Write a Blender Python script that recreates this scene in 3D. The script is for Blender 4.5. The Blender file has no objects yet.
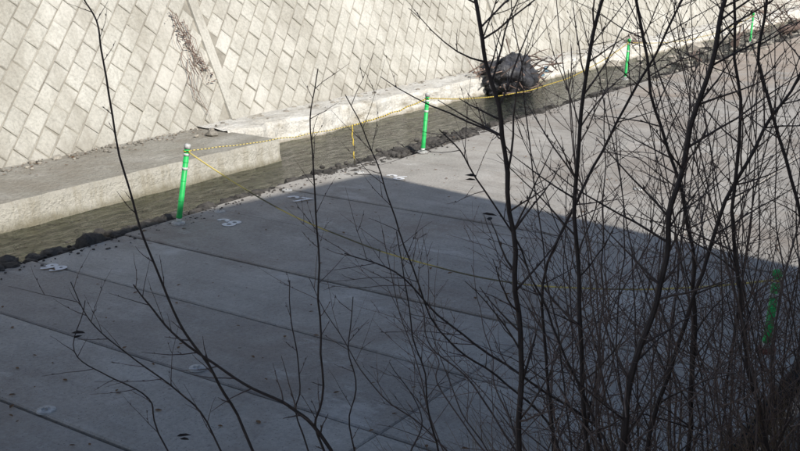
import bpy, math, random
from mathutils import Vector, Matrix, noise
random.seed(7)
C=bpy.context.scene.collection
H=3.4; yaw=math.radians(34.3); pitch=math.radians(15.5)
F=Vector((math.cos(yaw),math.sin(yaw),0)); R=Vector((math.sin(yaw),-math.cos(yaw),0))
rnd=random.uniform

# ---------------------------------------------------------------- helpers
def obj(name,verts,faces,mats,midx=None,smooth=False,parent=None,attr=None):
    me=bpy.data.meshes.new(name); me.from_pydata([tuple(v) for v in verts],[],faces)
    for m in (mats if isinstance(mats,(list,tuple)) else [mats]): me.materials.append(m)
    if midx: me.polygons.foreach_set('material_index',midx)
    if smooth: me.polygons.foreach_set('use_smooth',[True]*len(me.polygons))
    if attr is not None:
        a=me.attributes.new('tone','FLOAT','FACE'); a.data.foreach_set('value',attr)
    me.update()
    o=bpy.data.objects.new(name,me); C.objects.link(o)
    if parent: o.parent=parent
    return o
def empty(name,loc=(0,0,0)):
    o=bpy.data.objects.new(name,None); C.objects.link(o); o.location=loc; return o
class G:
    def __init__(s): s.v=[];s.f=[];s.m=[];s.t=[]
    def add(s,v,f,m=0,t=0.5):
        n=len(s.v); s.v+=[Vector(q) for q in v]; s.f+=[tuple(i+n for i in q) for q in f]; s.m+=[m]*len(f); s.t+=[t]*len(f)
    def box(s,x0,x1,y0,y1,z0,z1,m=0,t=.5,b=0.0):
        if b<=0:
            v=[(x0,y0,z0),(x1,y0,z0),(x1,y1,z0),(x0,y1,z0),(x0,y0,z1),(x1,y0,z1),(x1,y1,z1),(x0,y1,z1)]
            f=[(0,3,2,1),(4,5,6,7),(0,1,5,4),(1,2,6,5),(2,3,7,6),(3,0,4,7)]
        else:
            v=[(x0,y0,z0),(x1,y0,z0),(x1,y1,z0),(x0,y1,z0),(x0,y0,z1-b),(x1,y0,z1-b),(x1,y1,z1-b),(x0,y1,z1-b),
               (x0+b,y0+b,z1),(x1-b,y0+b,z1),(x1-b,y1-b,z1),(x0+b,y1-b,z1)]
            f=[(0,3,2,1),(8,9,10,11),(0,1,5,4),(1,2,6,5),(2,3,7,6),(3,0,4,7),(4,5,9,8),(5,6,10,9),(6,7,11,10),(7,4,8,11)]
        s.add(v,f,m,t)
    def tube(s,pts,rad,n=5,m=0,t=.5,cap=True):
        pts=[Vector(q) for q in pts]; N=len(pts)
        base=len(s.v); up=Vector((0.31,0.17,0.93)).normalized()
        prev=None
        for i,q in enumerate(pts):
            d=(pts[min(i+1,N-1)]-pts[max(i-1,0)])
            if d.length<1e-9: d=Vector((0,0,1))
            d.normalize()
            if prev is None:
                x=d.cross(up); 
                if x.length<.05: x=d.cross(Vector((1,0,0)))
            else: x=prev-d*prev.dot(d)
            x.normalize(); prev=x; y=d.cross(x)
            r=rad[i] if isinstance(rad,(list,tuple)) else rad
            for k in range(n):
                a=2*math.pi*k/n; s.v.append(q+x*(math.cos(a)*r)+y*(math.sin(a)*r))
        fs=[]
        for i in range(N-1):
            for k in range(n):
                a=base+i*n+k; b=base+i*n+(k+1)%n; fs.append((a,b,b+n,a+n))
        if cap: fs.append(tuple(base+(N-1)*n+k for k in range(n))); fs.append(tuple(base+k for k in reversed(range(n))))
        s.f+=fs; s.m+=[m]*len(fs); s.t+=[t]*len(fs)
    def rock(s,c,r,sq=.6,m=0,t=.5,n=7):
        rings=4; base=len(s.v); ph=rnd(0,9); sd=Vector((rnd(0,50),rnd(0,50),rnd(0,50)))
        ex=rnd(.8,1.4); rot=rnd(0,6.28)
        def P(d):
            k=1+.45*noise.noise(d*1.3+sd)
            q=Vector((d.x*ex,d.y/ex,d.z*sq))*r*k
            return Vector((q.x*math.cos(rot)-q.y*math.sin(rot),q.x*math.sin(rot)+q.y*math.cos(rot),q.z))+Vector(c)
        s.v.append(P(Vector((0,0,1))))
        for i in range(1,rings):
            th=math.pi*i/rings
            for k in range(n):
                a=2*math.pi*(k+.5*(i%2))/n+ph
                s.v.append(P(Vector((math.sin(th)*math.cos(a),math.sin(th)*math.sin(a),math.cos(th)))))
        s.v.append(P(Vector((0,0,-1)))); last=len(s.v)-1
        fs=[]
        for k in range(n): fs.append((base,base+1+k,base+1+(k+1)%n)); 
        for i in range(rings-2):
            for k in range(n):
                a=base+1+i*n+k; b=base+1+i*n+(k+1)%n; fs.append((a,a+n,b+n,b))
        l=base+1+(rings-2)*n
        for k in range(n): fs.append((l+k,last,l+(k+1)%n))
        s.f+=fs; s.m+=[m]*len(fs); s.t+=[t]*len(fs)
    def make(s,name,mats,smooth=False,parent=None):
        return obj(name,s.v,s.f,mats,s.m,smooth,parent,s.t)

# ---------------------------------------------------------------- materials
class NT:
    def __init__(s,name):
        s.m=bpy.data.materials.new(name); s.m.use_nodes=True; s.n=s.m.node_tree.nodes; s.l=s.m.node_tree.links
        s.b=s.n['Principled BSDF']; s.tc=s.n.new('ShaderNodeTexCoord').outputs['Object']
    def setp(s,k,v): s.b.inputs[k].default_value=v
    def map(s,scale,src=None,rot=(0,0,0)):
        m=s.n.new('ShaderNodeMapping'); m.inputs['Scale'].default_value=scale; m.inputs['Rotation'].default_value=rot
        s.l.new(src or s.tc,m.inputs[0]); return m.outputs[0]
    def noise(s,scale,detail=5,rough=.6,src=None,dist=0):
        m=s.n.new('ShaderNodeTexNoise'); m.inputs['Scale'].default_value=scale; m.inputs['Detail'].default_value=detail
        m.inputs['Roughness'].default_value=rough; m.inputs['Distortion'].default_value=dist
        s.l.new(src or s.tc,m.inputs[0]); return m.outputs[0]
    def ramp(s,src,stops):
        m=s.n.new('ShaderNodeValToRGB'); e=m.color_ramp.elements
        while len(e)<len(stops): e.new(.5)
        for i,(pp,c) in enumerate(stops):
            e[i].position=pp; e[i].color=(c,c,c,1) if not isinstance(c,tuple) else (*c,1)
        s.l.new(src,m.inputs[0]); return m.outputs[0]
    def mix(s,fac,a,b,mode='MIX'):
        m=s.n.new('ShaderNodeMix'); m.data_type='RGBA'; m.blend_type=mode
        def st(i,v):
            if isinstance(v,(int,float)): m.inputs[i].default_value=v if i==0 else (v,v,v,1)
            elif isinstance(v,tuple): m.inputs[i].default_value=(*v,1)
            else: s.l.new(v,m.inputs[i])
        st(0,fac); st(6,a); st(7,b); return m.outputs[2]
    def math(s,op,a,b=0.,clamp=False):
        m=s.n.new('ShaderNodeMath'); m.operation=op; m.use_clamp=clamp
        for i,v in ((0,a),(1,b)):
            if isinstance(v,(int,float)): m.inputs[i].default_value=v
            else: s.l.new(v,m.inputs[i])
        return m.outputs[0]
    def attr(s): 
        m=s.n.new('ShaderNodeAttribute'); m.attribute_name='tone'; return m.outputs['Fac']
    def xyz(s,src=None):
        m=s.n.new('ShaderNodeSeparateXYZ'); s.l.new(src or s.tc,m.inputs[0]); return m.outputs
    def col(s,c):
        if isinstance(c,tuple): s.b.inputs['Base Color'].default_value=(*c,1)
        else: s.l.new(c,s.b.inputs['Base Color'])
    def bump(s,h,dist,strength=1.):
        m=s.n.new('ShaderNodeBump'); m.inputs['Distance'].default_value=dist; m.inputs['Strength'].default_value=strength
        s.l.new(h,m.inputs['Height']); s.l.new(m.outputs[0],s.b.inputs['Normal']); return m.outputs[0]

def m_slab():
    t=NT('slab_concrete'); t.setp('Roughness',.8)
    c=t.ramp(t.noise(.9,7,.62),[(.3,(.345,.325,.30)),(.52,(.45,.43,.40)),(.72,(.55,.53,.495))])
    c=t.mix(.65,c,t.ramp(t.attr(),[(0,(.74,.71,.70)),(1,(1.1,1.1,1.1))]),'MULTIPLY')
    fine=t.noise(28,6,.7); c=t.mix(.6,c,t.ramp(fine,[(.3,.62),(.7,1.22)]),'MULTIPLY')
    stain=t.ramp(t.noise(.45,6,.7,dist=.6),[(.48,0.),(.64,1.)])
    c=t.mix(t.math('MULTIPLY',stain,.5),c,(.24,.19,.155))
    streak=t.ramp(t.noise(1.5,6,.7,src=t.map((2.2,.35,1))),[(.5,0.),(.7,1.)])
    c=t.mix(t.math('MULTIPLY',streak,.45),c,(.22,.195,.175))
    pale=t.ramp(t.noise(1.5,9,.78,src=t.map((1,.5,1))),[(.56,0.),(.66,1.)])
    c=t.mix(t.math('MULTIPLY',pale,.5),c,(.66,.65,.63))
    dots=t.n.new('ShaderNodeTexVoronoi'); dots.inputs['Scale'].default_value=3.2; t.l.new(t.tc,dots.inputs[0])
    c=t.mix(t.math('MULTIPLY',t.ramp(dots.outputs['Distance'],[(.03,1.),(.07,0.)]),.6),c,(.12,.09,.07))
    silt=t.ramp(t.math('ADD',t.math('MULTIPLY',t.xyz()[0],.02),t.math('MULTIPLY',t.noise(.5,6,.7),.8)),[(.85,0.),(1.15,1.)])
    c=t.mix(t.math('MULTIPLY',silt,.5),c,(.43,.33,.25))
    spk=t.ramp(t.noise(75,2,.5),[(.27,.35),(.36,1.)]); c=t.mix(1.,c,spk,'MULTIPLY')
    t.col(c); t.bump(t.math('ADD',fine,t.math('MULTIPLY',t.noise(4,4),.8)),.014); return t.m
def m_block():
    t=NT('revetment_block'); t.setp('Roughness',.9)
    c=t.ramp(t.noise(.5,6,.62,src=t.map((1,1,.6))),[(.3,(.40,.38,.335)),(.5,(.53,.515,.465)),(.7,(.63,.615,.565))])
    c=t.mix(.5,c,t.ramp(t.attr(),[(0,(.80,.78,.75)),(.5,1.),(1,1.1)]),'MULTIPLY')
    f=t.noise(22,6,.72); c=t.mix(.75,c,t.ramp(f,[(.3,.6),(.55,1.),(.75,1.15)]),'MULTIPLY')
    s=t.ramp(t.noise(1.1,8,.72,src=t.map((1.8,1,.3))),[(.47,0.),(.67,1.)]); c=t.mix(t.math('MULTIPLY',s,.5),c,(.27,.245,.20))
    wsh=t.ramp(t.noise(.8,8,.75,src=t.map((1,1,.5))),[(.52,0.),(.66,1.)]); c=t.mix(t.math('MULTIPLY',wsh,.45),c,(.74,.72,.67))
    low=t.ramp(t.math('ADD',t.xyz()[2],t.math('MULTIPLY',t.noise(1.2,5,.6),.9)),[(.55,1.),(1.1,0.)])
    c=t.mix(t.math('MULTIPLY',low,.45),c,(.27,.245,.205))
    t.col(c); t.bump(f,.025); return t.m
def m_mortar():
    t=NT('mortar_joint'); t.setp('Roughness',.95)
    t.col(t.ramp(t.noise(2,6,.7),[(.3,(.17,.155,.13)),(.7,(.44,.42,.37))])); return t.m
def m_ledge():
    t=NT('ledge_concrete'); t.setp('Roughness',.88)
    c=t.ramp(t.noise(1.3,7,.65,src=t.map((.6,1,1.5))),[(.3,(.36,.335,.28)),(.5,(.49,.47,.415)),(.7,(.60,.58,.53))])
    f=t.noise(20,7,.75); c=t.mix(.8,c,t.ramp(f,[(.3,.55),(.55,1.),(.75,1.2)]),'MULTIPLY')
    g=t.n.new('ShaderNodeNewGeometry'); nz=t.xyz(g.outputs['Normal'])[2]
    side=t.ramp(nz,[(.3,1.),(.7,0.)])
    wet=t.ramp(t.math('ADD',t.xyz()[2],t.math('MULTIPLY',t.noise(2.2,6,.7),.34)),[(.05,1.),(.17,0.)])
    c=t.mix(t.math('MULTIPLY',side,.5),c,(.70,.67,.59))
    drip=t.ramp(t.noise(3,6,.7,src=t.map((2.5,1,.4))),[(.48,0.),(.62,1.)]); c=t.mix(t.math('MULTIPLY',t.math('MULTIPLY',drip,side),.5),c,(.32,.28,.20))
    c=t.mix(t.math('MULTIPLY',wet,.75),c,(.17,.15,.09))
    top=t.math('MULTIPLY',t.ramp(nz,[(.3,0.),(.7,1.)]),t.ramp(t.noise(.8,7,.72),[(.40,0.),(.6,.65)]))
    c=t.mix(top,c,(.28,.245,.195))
    t.col(c); t.bump(t.math('ADD',f,t.noise(5,4)),.045); return t.m
def m_white():
    t=NT('pale_silt_concrete'); t.setp('Roughness',.9)
    c=t.ramp(t.noise(2.2,8,.7,src=t.map((.6,1,1.4))),[(.30,(.36,.32,.25)),(.42,(.66,.63,.57)),(.6,(.82,.80,.75))])
    f=t.noise(18,6,.7); c=t.mix(.7,c,t.ramp(f,[(.3,.6),(.6,1.1)]),'MULTIPLY')
    wet=t.ramp(t.math('ADD',t.xyz()[2],t.math('MULTIPLY',t.noise(2.2,6,.7),.3)),[(.02,1.),(.10,0.)])
    c=t.mix(t.math('MULTIPLY',wet,.7),c,(.22,.18,.11))
    t.col(c); t.bump(t.math('ADD',f,t.noise(5,4)),.05); return t.m
def m_water():
    t=NT('stream_water'); n,l=t.n,t.l
    h=t.math('ADD',t.noise(5,5,.62,src=t.map((.7,1.7,1)),dist=1.4),t.math('MULTIPLY',t.noise(24,3,.6,src=t.map((.7,1.2,1))),.25))
    nr=t.bump(h,.075,.9)
    fr=n.new('ShaderNodeFresnel'); fr.inputs['IOR'].default_value=1.4; l.new(nr,fr.inputs['Normal'])
    tr=n.new('ShaderNodeBsdfTransparent'); tr.inputs[0].default_value=(.68,.74,.66,1)
    gl=n.new('ShaderNodeBsdfGlossy'); gl.inputs['Roughness'].default_value=.03; gl.inputs[0].default_value=(1,1,1,1); l.new(nr,gl.inputs['Normal'])
    mx=n.new('ShaderNodeMixShader'); l.new(fr.outputs[0],mx.inputs[0]); l.new(tr.outputs[0],mx.inputs[1]); l.new(gl.outputs[0],mx.inputs[2])
    l.new(mx.outputs[0],n['Material Output'].inputs['Surface']); n.remove(t.b); return t.m
def m_bed():
    t=NT('stream_bed'); t.setp('Roughness',.9)
    c=t.ramp(t.noise(2.4,8,.74,src=t.map((.6,1.3,1))),[(.34,(.035,.034,.026)),(.5,(.12,.115,.085)),(.64,(.34,.32,.26))])
    c=t.mix(.7,c,t.ramp(t.noise(16,5,.7),[(.32,.4),(.6,1.15)]),'MULTIPLY')
    t.col(c); t.bump(t.noise(14,5),.04); return t.m
def m_stone(name,a,b,r=.9,sc=9):
    t=NT(name); t.setp('Roughness',r)
    c=t.ramp(t.noise(sc,6,.7),[(.3,a),(.7,b)]); c=t.mix(.8,c,t.ramp(t.attr(),[(0,.45),(1,1.4)]),'MULTIPLY')
    t.col(c); t.bump(t.noise(sc*3,5),.02); return t.m
def m_plain(name,c,r=.5,var=.25,sc=15,dirt=None):
    t=NT(name); t.setp('Roughness',r)
    k=t.mix(1.,c,t.ramp(t.noise(sc,5,.65),[(.3,1-var),(.7,1+var*.4)]),'MULTIPLY')
    if dirt: k=t.mix(t.ramp(t.noise(sc*.8,6,.75),[(.58,0.),(.7,.8)]),k,dirt)
    t.col(k); return t.m
def m_bark():
    t=NT('shrub_bark'); t.setp('Roughness',.7)
    c=t.mix(t.attr(),(.06,.045,.041),(.27,.19,.155))
    c=t.mix(.7,c,t.ramp(t.noise(45,4,.7,src=t.map((1,1,.35))),[(.3,.55),(.7,1.35)]),'MULTIPLY'); t.col(c); return t.m
def m_rope(name,a,b): 
    t=NT(name); t.setp('Roughness',.6)
    w=t.n.new('ShaderNodeTexWave'); w.inputs['Scale'].default_value=5.; w.inputs['Distortion'].default_value=.3
    t.l.new(t.map((1,1,.3)),w.inputs[0])
    t.col(t.mix(t.ramp(w.outputs['Fac'],[(.35,0.),(.43,1.)]),a,b)); return t.m
SLAB=m_slab(); BLOCK=m_block(); MORT=m_mortar(); LEDGE=m_ledge(); WHITE=m_white(); WATER=m_water()
RUB=m_stone('dark_rubble',(.025,.023,.022),(.12,.11,.10)); BED=m_bed()
SOIL=m_stone('bank_soil',(.05,.038,.025),(.13,.10,.07),sc=3); BARK=m_bark()
ROPE=m_rope('tiger_rope',(.06,.055,.035),(.70,.52,.08)); ROPE2=m_rope('weathered_rope',(.16,.14,.08),(.72,.58,.18))
GREEN=m_plain('green_plastic',(.02,.52,.12),.45,.3,9,(.05,.32,.10)); REFL=m_plain('reflective_band',(.62,.66,.62),.35,.3,30)
WPAINT=m_plain('white_paint',(.84,.85,.87),.75,.25,18,(.5,.48,.46)); 
LEAF=m_plain('dead_leaf',(.17,.09,.04),.8,.5,40); CAPM=m_plain('pale_metal',(.55,.55,.54),.6,.5,25,(.38,.36,.34))
JOINT=m_plain('joint_filler',(.03,.026,.024),.95,.4,12); WALLP=m_plain('building_render',(.5,.48,.44),.85); GLASS=m_plain('window_glass',(.04,.05,.06),.1); ROOFM=m_plain('roof_metal',(.14,.15,.17),.5)
RUST=m_plain('red_iron',(.26,.08,.05),.8,.5,20)

# ---------------------------------------------------------------- terrain
def topz(x):
    t=min(1,max(0,(x-5.0)/3.0)); return 1.6+(.75-1.6)*t*t*(3-2*t)
g=G()
xs=[-400,-60,-20,0,3,5,5.7,6.4,7,7.6,8.2,10,20,40,90,400]
for x in xs:
    tz=topz(x)-.05; g.v+=[Vector((x,y,z)) for y,z in [(-400,1.55),(-9,1.55),(-3,tz),(.7,tz),(1.62,-.5),(13.0,-.5),(15.35,4.9),(400,4.9)]]
n=8
for i in range(len(xs)-1):
    for k in range(n-1):
        a=i*n+k; g.f.append((a,a+1,a+1+n,a+n)) ; g.m.append(0); g.t.append(.5)
g.make('ground',[SOIL])
g=G(); x=-20
while x<90:
    a,b=x,x+.98; v=[]
    for q in (0,.1):
        za,zb=topz(a),topz(b)
        v+=[(a,1.75-q,-.3),(b,1.75-q,-.3),(b,1.75-q-(zb+.3)*.5,zb),(a,1.75-q-(za+.3)*.5,za)]
    g.add(v,[(3,2,1,0),(4,5,6,7),(0,1,5,4),(1,2,6,5),(2,3,7,6),(3,0,4,7)],0,rnd(0,1)); x+=1
g.make('near_bank_revetment',[SLAB])

# slab apron
JX=[-12+1.25*i for i in range(11)]+[3.02,4.28,5.45,6.68,7.93,9.42,10.82,12.1,13.45]
xx=13.45
while xx<85: xx+=1.3; JX.append(xx)
JX=sorted(set(round(q,2) for q in JX)); JX=[q for i,q in enumerate(JX) if i==0 or q-JX[i-1]>.6]
g=G()
for i in range(len(JX)-1):
    x0,x1=JX[i]+.013,JX[i+1]-.013
    if i%2: x0+=.012
    ye=9.42+ (0.1 if 9<x0<13.3 else 0)+rnd(-.04,.04)
    if 13.4<x0<15: ye=9.2
    dz=rnd(-.006,.006); g.box(x0,x1,1.78,3.9,-.16,dz,0,rnd(.2,1),.012)
    g.box(x0,x1,3.907,ye,-.16,dz+rnd(-.002,.002),0,rnd(0,1),.012)
g.make('concrete_slab_apron',[SLAB])
g=G(); g.box(-12,85,1.7,9.3,-.4,-.05); g.make('slab_bedding',[JOINT])

# rubble margin
g=G()
x=-5
while x<44:
    dens= 1.3 if x<16 else .6
    for k in range(int(9*dens)+1):
        wob=.07*noise.noise(Vector((x*1.1,2,0)))
        yy=9.46+wob+abs(random.gauss(0,.15)); r=rnd(.02,.07) if random.random()<.8 else rnd(.07,.15)
        g.rock((x+rnd(0,.22),yy,-.10+.06*max(0,1-(yy-9.4)/.4)+rnd(-.03,.04)),r,rnd(.45,.8),0,rnd(0,.8))
    x+=.2
for i in range(420):
    g.rock((rnd(12.2,16.4),9.2+abs(random.gauss(0,.25)),rnd(-.08,0.0)),rnd(.02,.075),.6,0,rnd(.3,1))
for i in range(500):
    g.rock((rnd(2,20),9.45-abs(random.gauss(0,.2)),.005),rnd(.005,.02),.6,0,rnd(.2,1))
g.make('rubble_margin',[RUB])

def grid(name,x0,x1,nx,y0,y1,ny,zf,mat,smooth=True):
    g=G()
    for i in range(nx+1):
        for j in range(ny+1):
            x=x0+(x1-x0)*i/nx; y=y0+(y1-y0)*j/ny; g.v.append(Vector((x,y,zf(x,y))))
    for i in range(nx):
        for j in range(ny):
            a=i*(ny+1)+j; g.f.append((a,a+ny+1,a+ny+2,a+1)); g.m.append(0); g.t.append(.5)
    return g.make(name,[mat],smooth)
grid('stream_water',-12,85,200,9.25,12.5,6,lambda x,y:-.14,WATER)
grid('stream_bed',-12,85,400,9.3,12.6,20,lambda x,y:-.26+.05*noise.noise(Vector((x*1.2,y*1.5,0)))+.03*noise.noise(Vector((x*4,y*4,0))),BED)

def rough(name,x0,x1,nx,yf,yb,zt,mat,amp,seed):
    g=G(); cols=[('f',-.45),('f',-.18),('f',-.02),('f',zt-.07),('t',0.),('t',.12),('t',.35),('t',.65),('t',1.)]
    n=len(cols)
    for i in range(nx+1):
        x=x0+(x1-x0)*i/nx
        w=noise.noise(Vector((x*.9,seed,0)))*amp+noise.noise(Vector((x*3.7,seed,3)))*amp*.45
        for k,(ty,q) in enumerate(cols):
            nn=noise.noise(Vector((x*2.3,k*1.7,seed)))*amp*.5
            if ty=='f': g.v.append(Vector((x,yf+w+nn*.6-(.05 if q<-.1 else 0),q+ (nn*.4 if q>0 else 0))))
            else:
                y=yf+w*(1-q)+.035+(yb-yf-.035)*q
                g.v.append(Vector((x,y,zt+nn*.45*(1 if q<1 else 0)+.02*q)))
    for i in range(nx):
        for k in range(n-1):
            a=i*n+k; g.f.append((a,a+n,a+n+1,a+1)); g.m.append(0); g.t.append(.5)
    g.f.append(tuple(nx*n+k for k in range(n))); g.m.append(0); g.t.append(.5)
    return g.make(name,[mat],False)
rough('channel_footing_ledge',-12,12.75,300,11.12,12.98,.22,LEDGE,.05,1.3)
rough('channel_footing_ledge',12.65,85,900,12.1,12.97,.26,WHITE,.2,8.1)

# far block revetment
sl=Vector((0,.46,1)).normalized(); nrm=Vector((0,-1,.46)).normalized(); base=Vector((0,12.86,.16))
def WP(u,w,h): return base+Vector((1,0,0))*u+sl*w+nrm*h
g=G(); Lb,Wb=.44,.28; s2=math.sqrt(.5); wmax=5.4
bands=[3.1+10.5*i for i in range(-2,9)]
x0,x1=-12,85
g.add([WP(x0,-.4,0),WP(x1,-.4,0),WP(x1,wmax,0),WP(x0,wmax,0)],[(0,1,2,3)],1)
jmin=int((-x1)*s2/Wb)-2; jmax=int((wmax-x0)*s2/Wb)+2
for j in range(jmin,jmax):
    q=(j+.5)*Wb
    pmin=-q-0.3; pmax=wmax/s2-q+.3
    i0=int(math.floor(pmin/Lb)); i1=int(math.ceil(pmax/Lb))
    for i in range(i0,i1+1):
        pc=i*Lb+(Lb/2 if j%2 else 0)
        u=(pc-q)*s2; w=(pc+q)*s2
        if u<x0 or u>x1 or w<-.12 or w>wmax-.1: continue
        if min(abs(u-b) for b in bands)<.14: continue
        hh=.026+rnd(-.008,.008); gp=.007+ (rnd(0,.006)); bv=.018
        vs=[]
        tx,ty=rnd(-.008,.008),rnd(-.008,.008)
        for (ex,h) in ((0,-.01),(0,hh-.012),(bv,hh)):
            for (sx,sy) in ((-1,-1),(1,-1),(1,1),(-1,1)):
                pp=pc+sx*(Lb/2-gp-ex)+rnd(-.004,.004); qq=q+sy*(Wb/2-gp-ex)+rnd(-.004,.004)
                vs.append(WP((pp-qq)*s2,(pp+qq)*s2,h+(tx*sx+ty*sy if h>0 else 0)))
        g.add(vs,[(0,1,5,4),(1,2,6,5),(2,3,7,6),(3,0,4,7),(4,5,9,8),(5,6,10,9),(6,7,11,10),(7,4,8,11),(8,9,10,11)],0,rnd(0,1))
for b in bands:
    if b<x0: continue
    vs=[WP(b+sx*.105,w,h) for h in (-.01,.054) for (sx,w) in ((-1,-.3),(1,-.3),(1,wmax),(-1,wmax))]
    g.add(vs,[(0,1,5,4),(1,2,6,5),(2,3,7,6),(3,0,4,7),(4,5,6,7)],0,.35)
g.make('block_revetment_wall',[BLOCK,MORT])
g=G(); g.box(-12,85,15.15,15.7,4.85,5.1,b=.02); g.make('wall_coping',[LEDGE])

# ---------------------------------------------------------------- painted numbers
def number(txt,x,y,rz,size=.32):
    cu=bpy.data.curves.new('n','FONT'); cu.body=txt; cu.size=size; cu.offset=.011; cu.align_x='CENTER'; cu.align_y='CENTER'
    t=bpy.data.objects.new('tmp',cu); C.objects.link(t); bpy.context.view_layer.update()
    me=bpy.data.meshes.new_from_object(t.evaluated_get(bpy.context.evaluated_depsgraph_get()))
    bpy.data.objects.remove(t); me.materials.clear(); me.materials.append(WPAINT)
    o=bpy.data.objects.new('painted_number',me); C.objects.link(o); o.location=(x,y,.013); o.rotation_euler=(0,0,rz)
for txt,x,y in (('99',6.6,9.0),('98',8.98,8.75),('97',10.4,8.8),('96',12.25,8.45)):
    number(txt,x,y,math.radians(-86),.36 if txt!='99' else .27)

def disc(x,y,r):
    g=G(); N=20
    ring=lambda rr,z:[(x+rr*math.cos(2*math.pi*k/N),y+rr*math.sin(2*math.pi*k/N),z) for k in range(N)]
    g.add(ring(r,.002)+ring(r*.92,.014)+ring(r*.5,.018)+ring(r*.42,.008),
      [(a*N+k,a*N+(k+1)%N,(a+1)*N+(k+1)%N,(a+1)*N+k) for a in range(3) for k in range(N)]+[tuple(range(3*N,4*N))])
    g.tube([(x,y,.006),(x,y,.03)],r*.16,6)
    g.make('anchor_plate',[CAPM])
for x,y in ((4.35,6.17),(5.55,5.8),(9.35,9.2),(10.75,9.25),(12.25,9.1),(13.6,5.2)): disc(x,y,.075)

# ---------------------------------------------------------------- delineator posts
def post(x,y,h,lean,basem):
    e=empty('delineator_post',(x,y,0))
    lx,ly=(R*lean).x,(R*lean).y
    ax=Vector((lx,ly,1)).normalized()
    P=lambda s:ax*s
    g=G(); g.tube([(0,0,0.008),(0,0,.03),(0,0,.04)],[.085,.085,.055],20); o=g.make('base_plate',[basem],False,e)
    g=G(); g.tube([P(.03),P(.09)],[.034,.034],14); g.make('stem',[REFL],True,e)
    g=G(); g.tube([P(.085),P(.10),P(.13),P(h-.05)],[.034,.040,.035,.033],16)
    for k in (.3,.55,.78): g.tube([P(h*k-.006),P(h*k),P(h*k+.006)],[.035,.039,.035],16)
    g.make('tube',[GREEN],True,e)
    g=G()
    for k in (.70,.87): g.tube([P(h*k-.016),P(h*k+.016)],.037,16)
    g.make('reflective_bands',[REFL],True,e)
    g=G(); g.tube([P(h-.06),P(h-.02),P(h-.005),P(h)],[.041,.041,.033,.015],16); g.make('cap',[CAPM if lean>.06 else GREEN],True,e)
    g=G()
    ring=[P(h-.09)+Vector((math.cos(a)*.043,math.sin(a)*.043,0)) for a in [2*math.pi*k/12 for k in range(13)]]
    g.tube(ring,.007,5); g.make('rope_tie',[ROPE],True,e)
    return Vector((x,y,0))+P(h-.09)
T1=post(8.62,9.2,1.03,.17,CAPM)
T2=post(14.03,9.12,1.0,.08,CAPM)
T3=post(24.6,9.95,1.02,.05,CAPM)
T4=post(35.8,10.1,1.02,.03,CAPM)
T5=post(8.55,2.05,.74,.05,RUST)

def rope(name,a,b,sag,r=.007,floor=None,n=40,mat=None):
    pts=[]
    for i in range(n+1):
        t=i/n; q=a.lerp(b,t); q.z-=sag*4*t*(1-t)
        q.x+=.05*noise.noise(Vector((t*6,sag,0)))*math.sin(math.pi*t); q.z+=.02*noise.noise(Vector((t*9,sag,4)))*math.sin(math.pi*t)
        if floor is not None: q.z=max(q.z,floor)
        pts.append(q)
    g=G(); g.tube(pts,r,6); g.make(name,[mat or ROPE],True)
m=T1.lerp(T2,.62); m.z-=.16
rope('barrier_rope',T1,m,.03,.007,mat=ROPE2,n=20)
rope('barrier_rope',m,T2,.03,.010,n=24)
rope('barrier_rope',T1,T5,.66,.009,.02,60,ROPE2)
rope('barrier_rope',T2,T3,.42,.010)
rope('barrier_rope',T3,T4,.3,.009)
rope('hanging_rope_end',m,Vector((m.x+.03,m.y-.02,.16)),0,.009)

# ---------------------------------------------------------------- debris against the ledge
DARK=m_stone('muddy_plastic',(.012,.012,.014),(.085,.085,.095),.4,6)
def debris(x,y,z,sc,sheet,nw):
    e=empty('flood_debris_pile',(x,y,z))
    if sheet:
        g=G(); N=48;M=28
        for j in range(M+1):
            th=math.pi*j/M
            for k in range(N):
                a=2*math.pi*k/N; d=Vector((math.sin(th)*math.cos(a),math.sin(th)*math.sin(a),math.cos(th)))
                rr=.55*(1+.5*noise.noise(d*1.4)+.45*abs(noise.noise(d*3.6+Vector((3,1,0))))+.3*abs(noise.noise(d*8)))
                g.v.append(Vector((d.x*rr*1.35,d.y*rr*.8,d.z*rr*.72+.34))*sc)
        for j in range(M):
            for k in range(N): g.f.append((j*N+k,(j+1)*N+k,(j+1)*N+(k+1)%N,j*N+(k+1)%N)); g.m.append(0); g.t.append(rnd(.1,1.))
        g.make('crumpled_sheet',[DARK],True,e)
    g=G()
    for i in range(nw):
        c=Vector((rnd(-1.,1.3),rnd(-.6,.5),rnd(0,.75)))*sc; d=Vector((rnd(-1,1),rnd(-.7,.7),rnd(-.3,.5))).normalized()*rnd(.2,.6)*sc
        g.tube([c-d,c+Vector((rnd(-.06,.06),0,rnd(-.06,.06))),c+d],[.018,.013,.005],5,0,rnd(0,1))
    g.make('driftwood',[BARK],False,e)
    return e
e=debris(22.2,11.9,-.1,1.0,True,100)
g=G()
for i in range(9): g.rock((rnd(1.2,2.2),rnd(-.4,.3),rnd(.05,.3)),rnd(.05,.10),.5,0,.5)
g.make('blue_plastic_scraps',[m_plain('blue_plastic',(.25,.42,.55),.5,.5)],False,e)
debris(40,10.6,-.05,1.5,False,70); debris(31,12.3,.2,.5,False,22)
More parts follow.
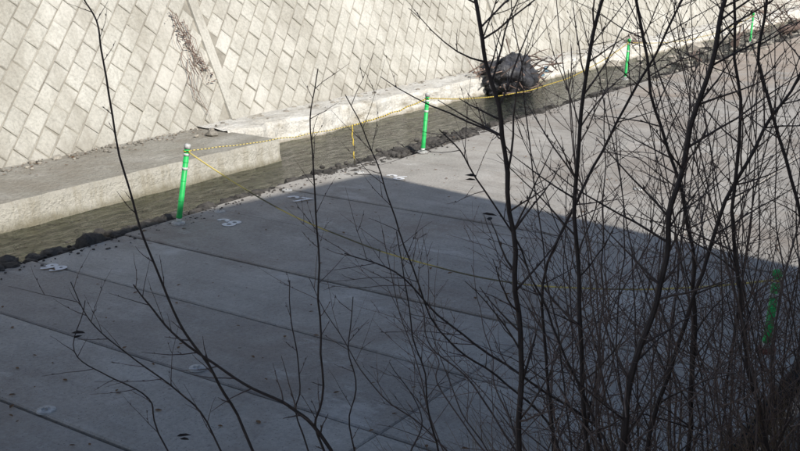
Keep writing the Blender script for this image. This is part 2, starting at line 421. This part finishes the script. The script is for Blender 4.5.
for (x,y,l,a,r) in ((37,10.9,3.2,.25,.13),(44,10.4,4,-.15,.16),(30.5,10.2,1.8,.5,.07)):
    g=G(); P=[Vector((x+math.cos(a)*l*(t-.5),y+math.sin(a)*l*(t-.5),.02+.06*noise.noise(Vector((t*3,x,0))))) for t in [k/8 for k in range(9)]]
    g.tube(P,[r*(1-.5*k/8)*(1+.15*rnd(-1,1)) for k in range(9)],9,0,.4)
    for k in (3,5,6): g.tube([P[k],P[k]+Vector((rnd(.2,.5),rnd(-.3,.3),rnd(.15,.5)))],[r*.35,r*.1],5,0,.5)
    g.make('drift_log',[BARK])

ST=m_stone('river_stone',(.20,.18,.15),(.42,.39,.34))
g=G()
for x,y,z,r in ((12.3,12.2,.26,.11),(12.05,12.3,.26,.05),(9.6,12.75,.25,.09),(9.2,12.8,.25,.06),(11.0,12.75,.25,.05),(12.6,12.5,.26,.05),(10.7,12.78,.25,.08)):
    g.rock((x,y,z),r,.6,0,rnd(.3,.9))
for i in range(260): g.rock((rnd(-2,12.6),12.87-abs(random.gauss(0,.16)),.25),rnd(.01,.04),.6,0,rnd(0,1))
for i in range(260): g.rock((rnd(12.8,45),12.9-abs(random.gauss(0,.25)),.27),rnd(.015,.06),.6,0,rnd(0,1))
for i in range(90): g.rock((rnd(28,60),rnd(9.6,12.1),-.13),rnd(.05,.25),.6,0,rnd(0,1))
for i in range(200): g.rock((rnd(24,60),9.5+random.gauss(0,.5),-.01),rnd(.03,.14),.5,0,rnd(0,1))
g.make('river_stones',[ST])
g=G()
for i in range(700): 
    y=rnd(9.6,12.1) if random.random()<.6 else 9.7+abs(random.gauss(0,.35))
    g.rock((rnd(4,30),y,-.225),rnd(.02,.09),.55,0,rnd(0,1))
g.make('submerged_stones',[m_stone('wet_stone',(.03,.03,.027),(.24,.23,.19),.6)])

g=G()
def leaf(x,y,z,s):
    a=rnd(0,6.28); c,sn=math.cos(a),math.sin(a); k=rnd(.2,.6)
    pts=[(-1,0,0),(-.3,.45,k*.5),(.5,.4,k*.4),(1,0,.1),(.5,-.4,k*.5),(-.3,-.45,k*.3)]
    g.add([(x+s*(q[0]*c-q[1]*sn),y+s*(q[0]*sn+q[1]*c),z+s*q[2]) for q in pts]+[(x,y,z)],[(0,1,6),(1,2,6),(2,3,6),(3,4,6),(4,5,6),(5,0,6)],0,rnd(0,1))
for i in range(900):
    x=rnd(3,45); leaf(x,rnd(2,9.4),.014,rnd(.012,.034))
for i in range(260): leaf(rnd(0,12.6),12.9-abs(random.gauss(0,.3)),.25,rnd(.015,.035))
g.make('leaf_litter',[LEAF])

# withered creeper on the wall by the joint band
g=G()
for i in range(16):
    u=13.15+rnd(-.3,.1); w=rnd(.9,2.3); pts=[]
    for k in range(7):
        pts.append(WP(u,w,.07+rnd(0,.03))); u+=rnd(-.10,.12); w-=rnd(.03,.26)
    g.tube(pts,[.008,.007,.006,.005,.004,.003,.002],4,0,rnd(.5,1))
vine=g.make('withered_creeper',[BARK]); 
g=G()
for i in range(110):
    t=rnd(0,1); q=WP(12.95+.35*t+random.gauss(0,.09),2.1-1.3*t+random.gauss(0,.12),.08); leaf(q.x,q.y,q.z,rnd(.015,.05))
o=g.make('leaves',[m_plain('russet_leaf',(.20,.08,.05),.8,.5,30)]); o.parent=vine

# ---------------------------------------------------------------- neighbouring building (casts the big shade)
bld=empty('neighbouring_building')
elev=math.radians(35); hx,hy=.297,.955
Hb=9.0; L=Hb/math.tan(elev)
c0=Vector((12.3-hx*L,8.9-hy*L,0))
ca=math.atan2(.93,-5.29)
dx=Vector((math.cos(ca),math.sin(ca),0)); dy=Vector((-dx.y,dx.x,0)); 
if dy.y>0: dy=-dy
def bbox(a0,a1,b0,b1,z0,z1,mat,name):
    v=[c0+dx*a+dy*b+Vector((0,0,z)) for z in (z0,z1) for a,b in ((a0,b0),(a1,b0),(a1,b1),(a0,b1))]
    obj(name,v,[(0,1,2,3),(7,6,5,4),(4,5,1,0),(5,6,2,1),(6,7,3,2),(7,4,0,3)],mat,parent=bld)
bbox(.75,17,.35,8,.6,Hb-.25,WALLP,'walls')
bbox(0,17.5,0,8.5,Hb-.25,Hb,ROOFM,'roof')
k=0
for fl in (2.4,5.6):
    for a in (2,5,8,11,14):
        k+=1; bbox(a,a+1.4,.32,.40,fl,fl+1.3,GLASS,'window_%d'%k)

# ---------------------------------------------------------------- bare shrubs
def crom(pts,n):
    P=[pts[0]*2-pts[1]]+pts+[pts[-1]*2-pts[-2]]; out=[]
    for i in range(1,len(P)-2):
        a,b,c,d=P[i-1],P[i],P[i+1],P[i+2]
        for k in range(n):
            t=k/n; out.append(.5*((2*b)+(c-a)*t+(2*a-5*b+4*c-d)*t*t+(3*b-a-3*c+d)*t**3))
    out.append(P[-2]); return out
def bankz(y):
    return 1.58 if y<.8 else max(0.0,1.6-(y-.8)*2.0)
def twig(g,p0,d,l,r,depth,dens,tone):
    n=max(4,int(l/.05)); pts=[p0.copy()]; q=p0.copy(); dd=d.normalized()
    for i in range(n):
        dd=(dd+Vector((rnd(-.15,.15),rnd(-.15,.15),rnd(-.12,.15)))).normalized(); q=q+dd*(l/n); pts.append(q.copy())
    rad=[r*(1-.7*i/n) for i in range(n+1)]
    tn=min(1,tone+(.35 if r<.003 else .1))  # thin twigs get paler bark, painting in the light they catch
    g.tube(pts,rad,4,0,tn)
    k=1
    while k<len(pts)-1:
        if random.random()<.5:
            bd=(pts[k+1]-pts[k]).normalized(); sd=Vector((rnd(-1,1),rnd(-1,1),rnd(0,1))).normalized()
            b0=pts[k]; br=max(.0015,rad[k]*1.1)
            g.tube([b0,b0+(bd+sd*.8)*br*2.2,b0+(bd+sd*.6)*br*4.5],[br*.7,br,br*.25],4,0,tn)
        k+=1
    if depth>0:
        m=int(l*dens)
        for i in range(m):
            t=rnd(.15,.95); j=min(n-1,int(t*n)); tg=(pts[j+1]-pts[j]).normalized()
            sd=Vector((rnd(-1,1),rnd(-1,1),rnd(-.4,.8))); sd=(sd-tg*sd.dot(tg)).normalized()
            twig(g,pts[j],tg*rnd(.5,1.)+sd*rnd(.5,.9)+Vector((0,0,.2)),l*rnd(.25,.6)*(1.1-t*.5),max(.0011,rad[j]*.6),depth-1,dens,tone)
def stem(g,pts,r0,r1,nt,tl,dens,depth=1,tone=.3,t0=.22):
    pts=[Vector(q) for q in pts]
    a=pts[0]; ry=min(a.y-.15,1.25)
    rt=Vector((a.x,ry,bankz(ry)-.05))
    mid=a.lerp(rt,.5)+Vector((0,.05,0.02))
    P=crom([rt,mid]+pts,6); N=len(P)
    P=[q+Vector((noise.noise(q*7)*.014,noise.noise(q*7+Vector((9,0,0)))*.014,0)) for q in P]
    rad=[(r0+(r1-r0)*(i/(N-1)))*(1+.12*noise.noise(q*25)) for i,q in enumerate(P)]
    g.tube(P,rad,7,0,tone)
    for i in range(nt):
        t=t0+(.98-t0)*(i+rnd(0,1))/nt; j=min(N-2,int(t*N)); tg=(P[j+1]-P[j]).normalized()
        sd=R*rnd(-1,1)*1.4+F*rnd(-.7,.7); sd=(sd-tg*sd.dot(tg)).normalized()
        twig(g,P[j],tg*rnd(.4,1.1)+sd*rnd(.45,1.),tl*rnd(.4,1.2),max(.0013,min(rad[j]*.5,.004)),depth,dens,tone+rnd(-.1,.3))
def L2W(a,z,b): return F*b+R*a+Vector((0,0,z))
ST_=[
([(-.475,1.82),(-.581,2.08),(-.68,2.26),(-.76,2.49),(-.82,2.73),(-.857,3.06),(-.867,3.16),(-.90,3.23),(-.91,3.27)],.0055,.0018,18,.09,6,0,0),
([(-.225,1.82),(-.349,1.97),(-.488,2.05),(-.655,2.18),(-.77,2.31),(-.813,2.38)],.008,.002,14,.16,6,1,0),
([(-.247,1.82),(-.25,2.0),(-.246,2.33),(-.255,2.65),(-.259,2.86),(-.24,3.04)],.005,.0016,20,.12,5,0,0),
([(-.594,1.86),(-.695,2.02),(-.843,2.15),(-.96,2.26),(-1.01,2.39)],.004,.0014,16,.18,7,1,0),
([(-.321,1.82),(-.326,2.0),(-.342,2.23),(-.354,2.36)],.0035,.0014,7,.1,5,0,.1),
([(.383,1.79),(.375,2.16),(.338,2.55),(.293,2.89),(.245,3.09),(.2,3.29)],.011,.0055,28,.34,7,1,0),
([(.6,1.79),(.554,2.33),(.522,2.71),(.538,3.01),(.58,3.29)],.009,.005,26,.34,7,1,0),
([(.683,1.79),(.718,2.16),(.777,2.46),(.798,2.71),(.866,3.06),(.905,3.29)],.0125,.006,30,.38,7,1,-.1),
([(.805,1.79),(.923,2.33),(1.016,2.68),(1.114,2.89),(1.236,3.12)],.009,.004,28,.34,7,1,.05),
([(.957,1.79),(.944,2.26),(.869,2.65),(.759,2.95),(.68,3.29)],.008,.004,28,.34,7,1,.1),
([(1.19,1.79),(1.077,2.16),(1.012,2.55),(.992,2.95),(.935,3.29)],.009,.004,28,.34,7,1,0),
([(.675,1.81),(.443,2.0),(.156,2.21),(-.015,2.39),(-.168,2.45)],.006,.0018,24,.28,7,1,.1),
([(.129,1.79),(.089,2.0),(.031,2.26),(-.006,2.55)],.0045,.0016,16,.2,6,1,0),
([(-.145,1.79),(-.139,2.03),(-.162,2.19),(-.138,2.34)],.0035,.0014,8,.14,5,0,0),
([(.64,1.86),(.498,2.19),(.364,2.49),(.208,2.75),(.118,2.86)],.0055,.0018,22,.26,7,1,0),
([(.515,1.81),(.316,2.03),(.125,2.19),(0,2.52),(-.074,2.74),(-.16,2.95)],.005,.0015,22,.2,6,1,.1),
([(1.286,1.79),(1.262,2.33),(1.166,2.71),(1.04,3.06),(1.045,3.29)],.008,.004,28,.32,7,1,0),
([(.515,1.81),(.462,2.33),(.597,2.71),(.728,2.98),(.829,3.18),(.88,3.29)],.006,.003,26,.3,7,1,.15),
([(-.738,1.82),(-.791,2.0),(-.926,2.08),(-1.014,2.16),(-.97,2.33)],.0035,.0014,9,.16,6,1,0),
]
g=G()
for pts,r0,r1,nt,tl,dn,dp,off in ST_[:5]+[ST_[13],ST_[18]]:
    stem(g,[L2W(a,z,3+off) for a,z in pts],r0,r1,nt,tl,dn,dp,.15)
g.make('bare_shrub',[BARK])
g=G()
for i,(pts,r0,r1,nt,tl,dn,dp,off) in enumerate(ST_):
    if i<5 or i in (13,18): continue
    stem(g,[L2W(a,z,3+off) for a,z in pts],r0,r1,nt,tl,dn,dp,.12)
g.make('bare_shrub',[BARK])
g=G()
for i in range(62):
    a=rnd(.4,1.75) if i%3 else rnd(.05,.9); b=rnd(2.9,4.3)
    top=rnd(.35,1.95) if a>.5 else rnd(.2,.9); ln=rnd(-.45,.25)
    w=[F*(b+.1*k)+R*((a+ln*t+rnd(-.05,.05))*b/3)+Vector((0,0,1.5+top*t)) for k,t in enumerate((0,.3,.6,1))]
    stem(g,w,rnd(.003,.0065),.0014,int(7+top*9),.3,7,1,rnd(.2,.8))
g.make('thicket_shrub',[BARK])
g=G()
for i in range(22):
    a=rnd(.55,1.5); b=rnd(2.7,3.7); top=rnd(1.3,2.0); ln=rnd(-.6,.5)
    w=[F*(b+.1*k)+R*((a+ln*t*t+rnd(-.04,.04))*b/3)+Vector((0,0,1.5+top*t)) for k,t in enumerate((0,.3,.6,1))]
    stem(g,w,rnd(.0035,.006),.0016,int(top*14),.3,7,1,rnd(.1,.7),.3)
g.make('slender_shrub',[BARK])
g=G()
for i in range(240):
    b=rnd(2.7,3.9); a=rnd(.45,1.5)*b/3; q=F*b+R*a+Vector((0,0,rnd(1.65,2.15)))
    d=R*rnd(-1,1)+F*rnd(-.4,.4)+Vector((0,0,rnd(.1,1.1)))
    twig(g,q,d,rnd(.2,.55),rnd(.0014,.0026),1,6,rnd(.3,.9))
g.make('thicket_twigs',[BARK])
g=G()
for i in range(1900):
    b=rnd(2.6,3.8); a=rnd(.25,1.75)*b/3; q=F*b+R*a; 
    z=bankz(q.y)-.02
    if q.y>1.65: continue
    hgt=rnd(.15,.5)*(1.2 if z<1.2 else .75)+ max(0,1.35-z)*.8
    d=Vector((rnd(-.5,.5),rnd(-.3,.7),1)); P=[]
    qq=Vector((q.x,q.y,z)); dd=d.normalized()
    for k in range(5):
        P.append(qq.copy()); qq=qq+dd*hgt/4; dd=(dd+Vector((rnd(-.25,.25),rnd(-.25,.25),-.12*k))).normalized()
    g.tube(P,[.0022,.002,.0017,.0013,.0008],3,0,rnd(.4,1),False)
GR=NT('dry_grass'); GR.setp('Roughness',.8); GR.col(GR.mix(GR.attr(),(.12,.075,.05),(.34,.25,.16)))
g.make('dry_grass',[GR.m])
g=G()
for a,z in ((-1.0,2.22),(-.69,1.87),(.21,2.72),(.27,2.6)):
    q=L2W(a,z,3.0)
    leaf(q.x,q.y,q.z,.024); leaf(q.x,q.y,q.z-.012,.018)
g.make('withered_leaves',[m_plain('shrub_dead_leaf',(.05,.03,.02),.8)])

# ---------------------------------------------------------------- light
w=bpy.data.worlds.new('World'); bpy.context.scene.world=w; w.use_nodes=True
nt=w.node_tree; sky=nt.nodes.new('ShaderNodeTexSky'); sky.sky_type='NISHITA'; sky.sun_disc=False
sky.sun_elevation=elev; sky.sun_rotation=math.atan2(-hx,-hy); nt.links.new(sky.outputs[0],nt.nodes['Background'].inputs[0]); nt.nodes['Background'].inputs[1].default_value=.105
sd=bpy.data.lights.new('sun','SUN'); sd.energy=5.0; sd.angle=math.radians(.5); sd.color=(1,.95,.86)
so=bpy.data.objects.new('sun',sd); C.objects.link(so)
so.rotation_euler=Vector((hx*math.cos(elev),hy*math.cos(elev),-math.sin(elev))).to_track_quat('-Z','Y').to_euler()
cam=bpy.data.cameras.new('camera'); cam.sensor_width=36; cam.lens=36*1032/800; cam.clip_end=2000; cam.clip_start=.05
co=bpy.data.objects.new('camera',cam); C.objects.link(co)
co.location=(0,0,H); co.rotation_euler=(math.radians(90)-pitch,0,yaw-math.radians(90))
s=bpy.context.scene; s.camera=co
s.view_settings.view_transform='Standard'; s.view_settings.look='None'; s.view_settings.exposure=0
